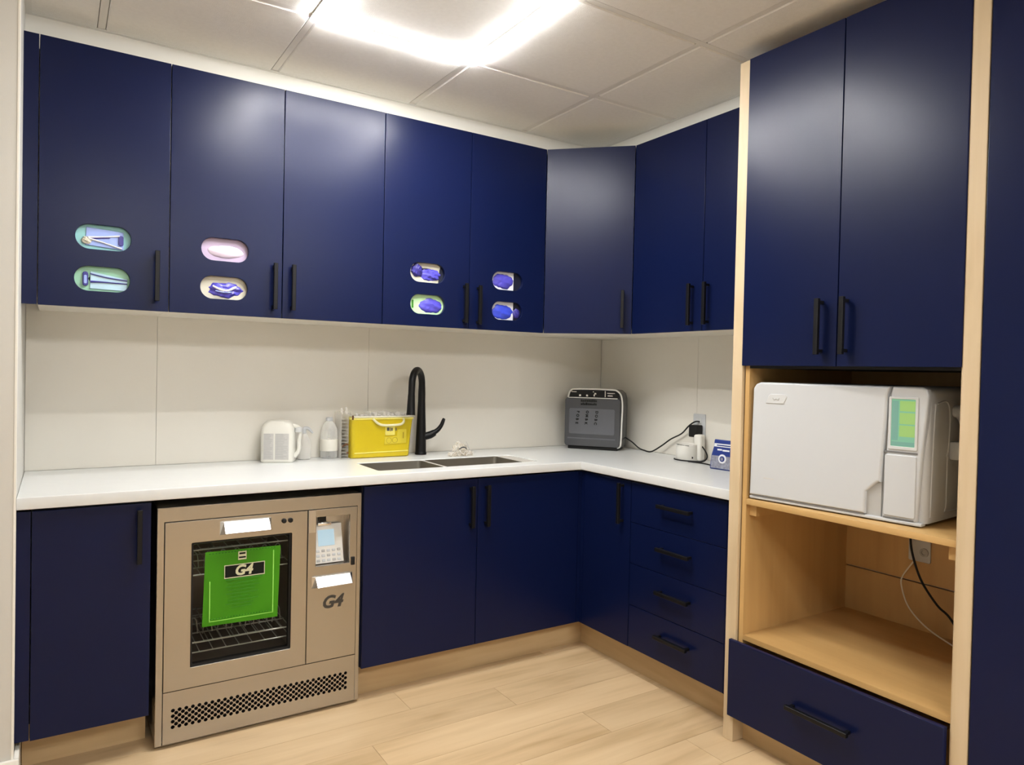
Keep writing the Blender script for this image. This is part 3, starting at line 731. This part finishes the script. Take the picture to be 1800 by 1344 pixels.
def lump(name, parent, cx, cz, rx, rz, ry, m, seed, amp=.18, y=.004, label=None):
    rnd = random.Random(seed); ph = [rnd.uniform(0, 6) for _ in range(8)]
    b = BM(); NU, NV = 28, 14
    rings = []
    for j in range(1, NV):
        ring = []
        for i in range(NU):
            a = 2*PI*i/NU; e = PI*j/NV
            d = Vector((math.sin(e)*math.cos(a), -math.cos(e), math.sin(e)*math.sin(a)))
            k = 1+amp*(.5*math.sin(5*d.x+ph[0]+3*d.z)+.5*math.sin(9*d.z+ph[1]+4*d.x)+.35*math.sin(14*d.x+ph[2]-7*d.z))
            ring.append(b.b.verts.new((cx+rx*d.x*(1+.3*(k-1)), y+ry*d.y*k, cz+rz*d.z*(1+.3*(k-1)))))
        rings.append(ring)
    for a, c in zip(rings, rings[1:]):
        for i in range(NU): b.b.faces.new((a[i], a[(i+1) % NU], c[(i+1) % NU], c[i]))
    b.b.faces.new(rings[0]); b.b.faces.new(rings[-1])
    return part(name, b.mesh(name, m), parent, label)
ZB0 = ZB+.0225; BHT = .140
# door 1: teal boxes with folded sheets, clips
t, ox, zc, op = glove_box(-2.606, ZB0+BHT+.002, BHT, S1, 'teal_card', 'pale teal box behind the upper slot of the leftmost door', ('big', 0))
part('folded_sheet', plate('sheet', [[(-.055, zc-.028), (.062, zc-.036), (.062, zc+.026), (-.052, zc+.034)]], -.004, .001, 'pale_blue', bev=.0015), t)
part('strip', BM().tube([(-.046, -.0055, zc-.002), (.0, -.006, zc+.004), (.050, -.0055, zc+.012)], [.004, .0022, .003], 8).mesh('s', 'sheen_white'), t)
part('strip', BM().tube([(-.046, -.0055, zc-.005), (.0, -.006, zc-.016), (.056, -.0055, zc-.032)], [.004, .0022, .003], 8).mesh('s', 'sheen_white'), t)
part('strip', BM().tube([(-.040, -.0045, zc-.004), (.02, -.005, zc+.0025)], [.004, .0015], 8).mesh('s', 'dark_violet'), t)
part('clip', plate('clip', [rrect(.046, .062, zc-.022, zc+.014, .007, 4)], -.008, -.003, 'dark_violet', bev=.0015), t)
lump('crumpled_film', t, -.050, zc-.012, .016, .014, .006, 'cream_card', 3, .3, y=-.003)
t, ox, zc, op = glove_box(-2.606, ZB0, BHT, S2, 'teal_green', 'pale green box behind the lower slot of the leftmost door', ('big', 0))
part('folded_sheet', plate('sheet', [[(-.040, zc-.034), (.074, zc-.036), (.076, zc+.006), (-.038, zc+.026)]], -.004, .001, 'ice_blue', bev=.0015), t)
part('strip', BM().tube([(-.040, -.0055, zc+.018), (.01, -.006, zc+.008), (.075, -.0055, zc+.001)], .002, 8, smooth=3).mesh('s', 'dark_violet'), t)
part('strip', BM().tube([(-.038, -.0055, zc-.010), (.0, -.006, zc-.009), (.075, -.0055, zc-.010)], [.004, .0025, .0018], 8, smooth=3).mesh('s', 'dark_violet'), t)
part('clip', plate('clip', [rrect(-.062, -.045, zc-.026, zc+.024, .008, 4)], -.008, -.002, 'dark_violet', bev=.0015), t)
part('clip_face', plate('clip', [rrect(-.058, -.049, zc-.018, zc+.012, .004, 4)], -.0092, -.006, 'pale_blue', bev=.0008), t)
# door 2
t, ox, zc, op = glove_box(-2.2045, ZB0+BHT+.002, BHT, S1, 'lilac_card', 'lilac box behind the upper slot of the second door', ('big', 0))
lump('tissue', t, .004, zc-.004, .066, .024, .010, 'pale_pink', 5, .12, y=.001)
t, ox, zc, op = glove_box(-2.2065, ZB0, BHT, S2, 'cream_card', 'cream box of violet gloves behind the lower slot of second door', ('oval', .004))
lump('glove', t, .004, zc-.004, .064, .030, .014, 'violet', 11, .4, y=.004)
part('glove_fold', BM().tube([(-.04, -.010, zc+.008), (-.015, -.012, zc-.004), (.01, -.012, zc-.008), (.035, -.011, zc+.004), (.045, -.009, zc+.010)], [.003, .005, .004, .005, .003], 8, smooth=4).mesh('g', 'sheen_white'), t)
part('glove_fold', BM().tube([(-.03, -.010, zc-.010), (.0, -.012, zc-.014), (.03, -.011, zc-.012)], [.002, .003, .002], 8, smooth=4).mesh('g', 'pale_blue'), t)
# door 4
t, ox, zc, op = glove_box(-1.355, ZB0+BHT+.002, BHT, 1.761, 'cream_card', 'cream box of violet gloves, upper slot left of sink cabinet seam', ('oval', 0))
lump('glove', t, .024, zc-.006, .052, .028, .013, 'violet', 21, .35)
lump('glove', t, -.046, zc+.010, .028, .030, .010, 'dark_violet', 22, .35, y=-.002)
part('gap_shade', plate('ce', [[(.060, zc-.05), (.117, zc-.05), (.117, zc+.05), (.075, zc+.05), (.066, zc+.02)]], -.0012, .0002, 'navy_dark'), t)  # dark crescent sheet: shade of the gap at the right end, as colour
t, ox, zc, op = glove_box(-1.352, ZB0, BHT, 1.621, 'mint_card', 'mint green box of violet gloves behind the green-edged slot', ('shift', .020))
lump('glove', t, .024, zc-.004, .060, .035, .012, 'violet', 31, .26)
part('print_mark', plate('pm', [rrect(-.070, -.062, zc-.018, zc+.018, .003, 3)], -.0012, .0002, 'green_dark'), t)
# door 5
t, ox, zc, op = glove_box(-.935, ZB0+BHT+.002, BHT, 1.760, 'sheen_white', 'white box of violet gloves, upper slot of the rightmost slotted door', ('left', -.018))
lump('glove', t, -.018, zc-.001, .062, .038, .012, 'violet', 41, .26)
part('gap_shade', bx('navy_dark', .044, .117, -.0012, .0002, zc-.05, zc+.05), t)  # dark panel over the carton front paints the shaded gap past the box
t, ox, zc, op = glove_box(-.934, ZB0, BHT, 1.618, 'sheen_white', 'white box of bright blue gloves, lower slot of rightmost slotted door', ('left', -.018))
lump('glove', t, -.018, zc-.004, .062, .038, .012, 'blue_glove', 51, .26)
part('gap_shade', bx('navy_dark', .044, .117, -.0012, .0002, zc-.05, zc+.05), t)  # same painted dark gap on the lower box
lump('glove', t, .062, zc-.008, .020, .024, .008, 'dark_violet', 52, .2, y=-.001)

# ------------------------------------------------------------------ things on the worktop
# white jug with printed label
jg = thing('jug', 'white plastic jug with printed label and loop handle on worktop', 'jug', (-1.908, -.085, CZ), math.radians(-25))
b = BM()
rings = []
for z, hw, hd, r in ((0, .066, .046, .02), (.006, .070, .050, .022), (.125, .070, .050, .022), (.150, .068, .048, .024), (.170, .060, .042, .026), (.181, .048, .034, .026), (.184, .03, .022, .02)):
    rings.append([b.b.verts.new((x, y, z)) for x, y in rrect(-hw, hw, -hd, hd, r, 5)])
for a, c in zip(rings, rings[1:]):
    for i in range(len(a)): b.b.faces.new((a[i], a[(i+1) % len(a)], c[(i+1) % len(a)], c[i]))
b.b.faces.new(rings[0]); b.b.faces.new(rings[-1])
part('body', b.mesh('jug', 'jug_white'), jg)
lbm = part('label_panel', BM().box(-.055, -.012, -.0512, -.0498, .014, .128).box(-.006, .052, -.0512, -.0498, .014, .128).mesh('l', 'label_grey'), jg)
b = BM(); rnd = random.Random(4)
for k in range(15):
    z = .122-k*.0072
    b.box(-.052, -.052+rnd.uniform(.022, .037), -.0518, -.0510, z, z+.0028)
    b.box(-.003, -.003+rnd.uniform(.03, .052), -.0518, -.0510, z, z+.0024)
part('print_lines', b.mesh('l', 'grey_plastic'), lbm)['kind'] = 'stuff'
part('handle', BM().tube([(.058, 0, .158), (.082, 0, .152), (.092, 0, .128), (.088, 0, .095), (.086, 0, .05), (.068, 0, .022)], [.012, .010, .009, .009, .009, .011], 10, smooth=4).mesh('h', 'jug_white'), jg)
part('cap', BM().lathe([(.017, 0), (.017, .018), (.010, .022)], .086, 0, .132, 16).mesh('c', 'white_matte'), jg)
# small wash bottle with bent spout
sb = thing('wash_bottle', 'small translucent wash bottle with a bent white spout', 'bottle', (-1.786, -.05, CZ))
part('body', BM().lathe([(.026, 0), (.031, .003), (.032, .06), (.030, .085), (.018, .108), (.012, .118)]).mesh('b', 'clear_soft'), sb)
part('liquid', BM().lathe([(.025, .002), (.029, .004), (.030, .058), (.0295, .06)]).mesh('b', 'clear_plastic'), sb)
part('spout', BM().tube([(0, 0, .112), (.0, 0, .134), (.008, 0, .141), (.022, 0, .138), (.040, -.002, .118)], [.012, .011, .009, .007, .004], 10, smooth=4).mesh('s', 'white_plastic'), sb)
# clear bottle with white label
cb = thing('clear_bottle', 'clear domed bottle with white label beside yellow container', 'bottle', (-1.668, -.048, CZ))
part('body', BM().lathe([(.034, 0), (.039, .004), (.040, .10), (.037, .135), (.026, .160), (.014, .172), (.013, .180)]).mesh('b', 'clear_plastic'), cb)
part('label_band', BM().lathe([(.0405, .035), (.0408, .036), (.0408, .088), (.0405, .089)], n=32).mesh('b', 'milky'), cb)
part('cap', BM().lathe([(.016, .174), (.016, .186), (.012, .190)]).mesh('b', 'white_plastic'), cb)
# clear stacked tray, left of the sharps bin
tr = thing('clear_rack', 'clear ribbed plastic rack at left side of yellow container', 'rack', (-1.606, -.060, CZ))
b = BM()
for k in range(12): b.box(-.022, .010, -.045, .045, .012+k*.0155, .0132+k*.0155)
part('ribs', b.mesh('r', 'clear_film'), tr)
part('side', BM().box(-.024, -.022, -.046, .046, 0, .215).box(.010, .0115, -.046, .046, 0, .215).box(-.022, .010, .044, .046, 0, .215).mesh('s', 'clear_film'), tr)
part('brown_tab', BM().tube([(-.020, -.05, .055), (-.005, -.052, .066), (.010, -.050, .064)], [.002, .005, .004], 8, smooth=3).mesh('t', 'amber'), tr)
part('brown_tab', BM().tube([(.004, -.05, .030), (.009, -.052, .022)], [.005, .004], 8).mesh('t', 'amber'), tr)
part('post', BM().lathe([(.006, 0), (.006, .03), (.003, .034)], .004, -.03, .205, 10).mesh('p', 'clear_soft'), tr)
part('post', BM().lathe([(.006, 0), (.006, .024), (.003, .028)], -.014, -.02, .205, 10).mesh('p', 'clear_soft'), tr)
# yellow sharps container
sh = thing('sharps_container', 'translucent yellow sharps container with cream carrying handle', 'container', (-1.585, -.125, CZ), math.radians(-1))
b = BM(); rings = []
for z, ax, ay, r in ((0, .005, .006, .016), (.005, .0, .0, .018), (.10, -.006, -.004, .018), (.180, -.014, -.008, .018)):
    rings.append([b.b.verts.new((x, y, z)) for x, y in rrect(0+ax*.3, .290-ax, 0+ay, .100-ay, r, 5)])
for a, c in zip(rings, rings[1:]):
    for i in range(len(a)): b.b.faces.new((a[i], a[(i+1) % len(a)], c[(i+1) % len(a)], c[i]))
b.b.faces.new(rings[0]); b.b.faces.new(rings[-1])
part('body', b.mesh('bin', 'yellow_plastic'), sh)
part('rim', plate('rim', [rrect(-.007, .309, -.012, .112, .02, 5)], .180, .188, 'yellow_rim', bev=.003, flat=True), sh)
ld_ = part('lid', BM().box(.010, .292, .002, .098, .188, .196, bev=.003).mesh('l', 'milky'), sh)
b = BM(); rnd = random.Random(9)
for k in range(12):
    x = .02+k*.0225; h = rnd.uniform(.006, .022); b.box(x, x+rnd.uniform(.008, .018), .01, .09, .196, .196+h, bev=.002)
part('lid_ribs', b.mesh('l', 'clear_soft'), ld_)
part('latch', BM().lathe([(.004, 0), (.004, .02)], -.002, -.014, .182, 8).mesh('l', 'amber'), sh)
part('handle', BM().tube([(.096, -.012, .186), (.104, -.016, .176), (.125, -.018, .160), (.150, -.019, .154), (.200, -.019, .154), (.236, -.018, .158), (.250, -.016, .172), (.248, -.012, .186)], [.005, .0055, .006, .006, .006, .006, .0055, .005], 10, smooth=4).mesh('h', 'handle_cream'), sh)
lb_ = part('label_panel', plate('lp', [rrect(.160, .208, .105, .148, .003, 2)], -.0085, -.003, 'yellow_rim'), sh)
lb2 = part('label_panel', plate('lp', [[(.158, .062), (.268, .066), (.268, .132), (.225, .132), (.220, .100), (.158, .096)], ], -.0062, -.002, 'yellow_label'), sh)
part('print_mark', BM().box(.168, .180, -.0092, -.0084, .126, .142).box(.183, .187, -.0092, -.0084, .124, .142).box(.190, .196, -.0092, -.0084, .126, .140).box(.212, .216, -.0092, -.0084, .126, .140).mesh('m', 'ink_grey'), lb_)
b = BM()
def ring(b, cx, cz, r, y): b.tube([(cx+r*math.cos(2*PI*k/16), y, cz+r*math.sin(2*PI*k/16)) for k in range(17)], .0009, 5)
ring(b, .180, .080, .013, -.0064); ring(b, .210, .081, .013, -.0064); b.box(.250, .254, -.0070, -.0061, .088, .118)
part('symbol', b.mesh('s', 'ochre'), lb2)
part('base_rib', BM().tube([(.012, -.001, .024), (.28, -.001, .028)], .003, 6).mesh('r', 'yellow_rim'), sh)
# crumpled clear film behind the sink
cf = thing('crumpled_wrapper', 'crumpled clear plastic wrapper lying behind the sink', 'wrapper', (-1.062, -.205, CZ))
def crumple(name, cx, cy, rx, ry, rz, seed, m='crinkle'):
    rnd = random.Random(seed); b = BM()
    r = bmesh.ops.create_icosphere(b.b, subdivisions=3, radius=1)
    ph = [rnd.uniform(0, 6.28) for _ in range(6)]
    for v in r['verts']:
        d = v.co.copy(); k = 1+.22*math.sin(6*d.x+ph[0])*math.sin(5*d.y+ph[1])+.14*math.sin(11*d.z+ph[2]+4*d.x)+rnd.uniform(-.07, .07)
        v.co = Vector((cx+rx*d.x*k, cy+ry*d.y*k, max(.0005, rz*(.55+.6*d.z*k)-.15*rz*abs(d.x))))
    me = b.mesh(name, m)
    for p in me.polygons: p.use_smooth = False
    return part(name, me, cf)
crumple('film_fold', 0, 0, .032, .03, .062, 2)
crumple('film_fold', -.042, -.008, .026, .024, .018, 3)
crumple('film_fold', .042, -.005, .030, .024, .022, 5)
part('film_crease', BM().tube([(-.022, -.034, .034), (-.010, -.040, .044), (.008, -.040, .044), (.022, -.034, .034)], [.002, .004, .004, .002], 8, smooth=4).mesh('c', 'ink_grey'), cf)
part('film_crease', BM().tube([(-.018, -.036, .030), (-.006, -.04, .014), (.004, -.04, .012), (.016, -.036, .028)], .0016, 8, smooth=4).mesh('c', 'label_grey'), cf)
b = BM()
for s_ in (-1, 1):
    b.tube([(s_*.024, -.03, .055), (s_*.036, -.034, .035), (s_*.056, -.03, .016), (s_*.062, -.025, .004)], .0014, 6, smooth=4)
    b.tube([(s_*.018, -.034, .072), (s_*.03, -.036, .05), (s_*.034, -.036, .024), (s_*.02, -.036, .004)], .0012, 6, smooth=4)
part('film_edge', b.mesh('e', 'label_grey'), cf)

# dark glass-fronted appliance in the corner
PA = math.atan2(-.255, .193)
ap = thing('countertop_appliance', 'dark grey glass-fronted countertop appliance with silver rim in corner', 'appliance', (-.362, -.128, CZ), PA)
PWd, PHt, PDp = .318, .332, .165
def appl(x0, x1, z0, z1, r, n=6): return rrect(x0, x1, z0, z1, r, n)
outl = [(.004, .016), (PWd-.006, .016)] + [(PWd-.0, .05), (PWd+.002, .24), (PWd, .285), (PWd-.008, .312), (PWd-.028, .329), (PWd-.05, .332), (.055, .332), (.034, .326), (.022, .312), (.016, .285), (.004, .24), (.0, .05)]
part('shell', plate('shell', [outl], .022, PDp, 'grey_glass', bev=.006, res=3), ap)
part('rim', BM().tube([(.017, .012, .285), (.023, .012, .312), (.036, .012, .326), (.055, .012, .331), (.17, .012, .333), (PWd-.05, .012, .331), (PWd-.03, .012, .327), (PWd-.010, .012, .311), (PWd-.001, .012, .285), (PWd+.003, .012, .24), (PWd+.001, .012, .14), (PWd-.001, .012, .05), (PWd-.006, .012, .024), (PWd-.02, .012, .016)], .0045, 8, smooth=4).mesh('r', 'silver'), ap)
fdo = part('glass_door', plate('fd', [rrect(.002, PWd-.006, .018, .284, .018, 5)], .0, .022, 'grey_glass', bev=.004, res=3), ap)
part('door_edge', BM().tube([(.022, -.001, .284), (.16, -.001, .2845), (PWd-.022, -.001, .284)], .0022, 6).mesh('e', 'silver'), fdo)
part('base', bx('black_plastic', .02, PWd-.02, .01, PDp-.005, 0, .018, bev=.004), ap)
tp = part('top_opening', plate('to', [rrect(.024, PWd-.014, .289, .324, .012, 4)], .012, .020, 'black_plastic'), ap)
rnd = random.Random(12)
b = BM()
for (x, z, w_, h_) in ((.035, .312, .03, .006), (.078, .290, .012, .012), (.118, .290, .012, .012), (.160, .291, .008, .014), (.164, .302, .012, .010), (.155, .314, .008, .006), (.222, .289, .006, .036), (.235, .309, .045, .005), (.238, .294, .03, .007)):
    b.box(x, x+w_, .006, .013, z, z+h_, bev=.002, seg=1)
part('chrome_fitting', b.mesh('b', 'chrome'), tp)
b = BM()
for r_ in range(2):
    x = .092
    while x < .182:
        w_ = rnd.uniform(.005, .010); b.box(x, x+w_, -.0012, .0004, .262-r_*.018, .262-r_*.018+rnd.uniform(.009, .014)); x += w_+.0018
part('print_block', b.mesh('p', 'ink'), fdo)['kind'] = 'stuff'
part('inner_panel', plate('ip', [rrect(.028, PWd-.036, .085, .225, .008, 4)], -.0006, .001, 'grey_glass_in'), fdo)
for cx_, s_ in ((.078, 'FOBE'), (.130, 'OMBK'), (.183, 'DOBC')):
    for k, ch in enumerate(s_):
        o = part('print_letter', text_mesh('t', ch, .020, 'ink', .0003, 0, .0010), fdo, loc=(cx_-k*.0022, -.0012, .206-k*.0205), rot=(0, PI/2, 0))
part('lower_band', bx('grey_glass_in', .02, PWd-.03, -.0006, .001, .058, .064), fdo)
cord('power_cord', [(-.075, -.285, .985), (-.045, -.33, .955), (-.04, -.385, .925), (-.05, -.44, .9175), (-.055, -.50, .918), (-.04, -.56, .955), (-.035, -.62, .995), (-.03, -.69, 1.03), (-.035, -.745, 1.075), (-.035, -.785, 1.098), (-.012, -.795, 1.098)], .0038, 'black_plastic', 'black cord from corner appliance to the wall outlet')
# wall outlet with adapter
oz = thing('wall_outlet', 'white wall outlet plate on right wall above white dispenser', 'outlet', (-.0065, -.790, 1.017), R90)
part('plate', plate('pl', [rrect(-.040, .040, 0, .120, .006, 3)], -.006, 0, 'white_plastic', bev=.002), oz)
for z in (.034, .086): part('socket', plate('so', [rrect(-.017, .017, z-.013, z+.013, .006, 3)], -.0085, -.004, 'white_matte', bev=.001), oz)
part('screw', BM().lathe([(.003, 0), (.003, .0015)], 0, 0, 0, 10).mesh('s', 'chrome'), oz, loc=(0, -.006, .06), rot=(PI/2, 0, 0))
adp = thing('plug_adapter', 'black plug adapter in the right wall outlet', 'plug', (-.0155, -.792, 1.022), R90)
part('body', bx('black_plastic', -.026, .026, -.045, 0, 0, .060, bev=.004), adp)
# white dispenser with tall back
wd_ = thing('white_dispenser', 'white cup-shaped dispenser with tall back below the outlet', 'dispenser', (-.088, -.800, CZ), R90+math.radians(18))
b = BM(); n = 28
prof_o = [(.052, 0), (.054, .004), (.053, .078), (.050, .080)]
b.lathe(prof_o+[(.046, .076), (.046, .01)], -.012, 0, 0, n)
part('cup', b.mesh('c', 'device_white'), wd_)
part('back_post', BM().box(.020, .062, .0, .050, 0, .128, bev=.010, seg=4).mesh('p', 'device_white'), wd_)
part('slit', BM().tube([(-.048, -.044, .079), (-.02, -.053, .077), (.020, -.046, .074)], .0016, 6, smooth=3).mesh('s', 'black_plastic'), wd_)
part('button', BM().lathe([(.005, 0), (.005, .003)], 0, 0, 0, 12).mesh('b', 'black_plastic'), wd_, loc=(.030, -.030, .016), rot=(PI/2, 0, .6))
cord('adapter_cord', [(-.045, -.800, 1.023), (-.052, -.825, 1.00), (-.06, -.875, .965), (-.075, -.905, .935), (-.10, -.90, .9145), (-.135, -.865, .9135), (-.158, -.815, .9135), (-.150, -.765, .9135), (-.13, -.742, .9135)], .0034, 'black_plastic', 'black adapter cord looping round the white dispenser')
cord('adapter_cord', [(-.158, -.86, .9135), (-.150, -.90, .9135), (-.148, -.95, .9135), (-.16, -1.0, .9135), (-.18, -1.03, .9135)], .0032, 'black_plastic', 'black cord end running toward the blue pouch')
# blue pouch
bpn = thing('printed_pouch', 'blue and grey printed pouch with white ring emblem beside tall cabinet', 'pouch', (-.215, -1.062, CZ), math.atan2(-.995, .10))
b = BM(); rings = []
for z, x0, x1, d0, d1, r in ((0, .002, .138, -.022, .022, .008), (.004, 0, .14, -.025, .025, .010), (.06, .003, .137, -.021, .021, .010), (.10, .010, .130, -.012, .012, .009), (.128, .011, .129, -.006, .006, .004), (.133, .013, .127, -.004, .004, .003)):
    rings.append([b.b.verts.new((x, y, z)) for x, y in rrect(x0, x1, d0, d1, r, 4)])
for a, c in zip(rings, rings[1:]):
    for i in range(len(a)): b.b.faces.new((a[i], a[(i+1) % len(a)], c[(i+1) % len(a)], c[i]))
b.b.faces.new(rings[0]); b.b.faces.new(rings[-1])
part('body', b.mesh('pouch', 'blue_print'), bpn)
def py(z):   # front surface of the pouch at height z
    return -.025+(z-.004)*(.004/.056) if z < .06 else -.021+(z-.06)*(.009/.04) if z < .10 else -.012+(z-.10)*(.006/.028)
def skin(x0, x1, z0, z1, m, name, lift=.0012):
    b = BM(); K = 6; rows = []
    for k in range(K+1):
        z = z0+(z1-z0)*k/K; rows.append((b.b.verts.new((x0, py(z)-lift, z)), b.b.verts.new((x1, py(z)-lift, z)), b.b.verts.new((x1, py(z)+.001, z)), b.b.verts.new((x0, py(z)+.001, z))))
    for a, c in zip(rows, rows[1:]):
        for i in range(4): b.b.faces.new((a[i], a[(i+1) % 4], c[(i+1) % 4], c[i]))
    b.b.faces.new(rows[0]); b.b.faces.new(rows[-1])
    return part(name, b.mesh(name, m), bpn)
skin(.010, .132, .006, .062, 'mottled', 'mottled_print')
skin(.016, .126, .102, .116, 'white_print', 'title_band')
part('title_print', BM().box(.03, .118, py(.109)-.0024, py(.109)-.001, .106, .111).mesh('t', 'blue_print'), bpn)
part('subtitle_print', BM().box(.036, .060, py(.09)-.0020, py(.09), .086, .093).box(.064, .100, py(.088)-.0024, py(.088), .084, .091).mesh('t', 'white_print'), bpn)
part('ring_emblem', BM().lathe([(.0, 0), (.0205, 0), (.0205, .0015), (.0, .0015)], 0, 0, 0, 28).mesh('r', 'white_print'), bpn, loc=(.068, py(.05)-.001, .050), rot=(PI/2-.07, 0, 0))
part('emblem_core', BM().lathe([(.0, 0), (.0125, 0), (.0125, .0015), (.0, .0015)], 0, 0, 0, 24).mesh('r', 'blue_print'), bpn, loc=(.068, py(.05)-.0026, .050), rot=(PI/2-.07, 0, 0))
part('emblem_dot', BM().lathe([(.0, 0), (.007, 0), (.007, .0015), (.0, .0015)], 0, 0, 0, 20).mesh('r', 'mottled'), bpn, loc=(.068, py(.05)-.0042, .050), rot=(PI/2-.07, 0, 0))
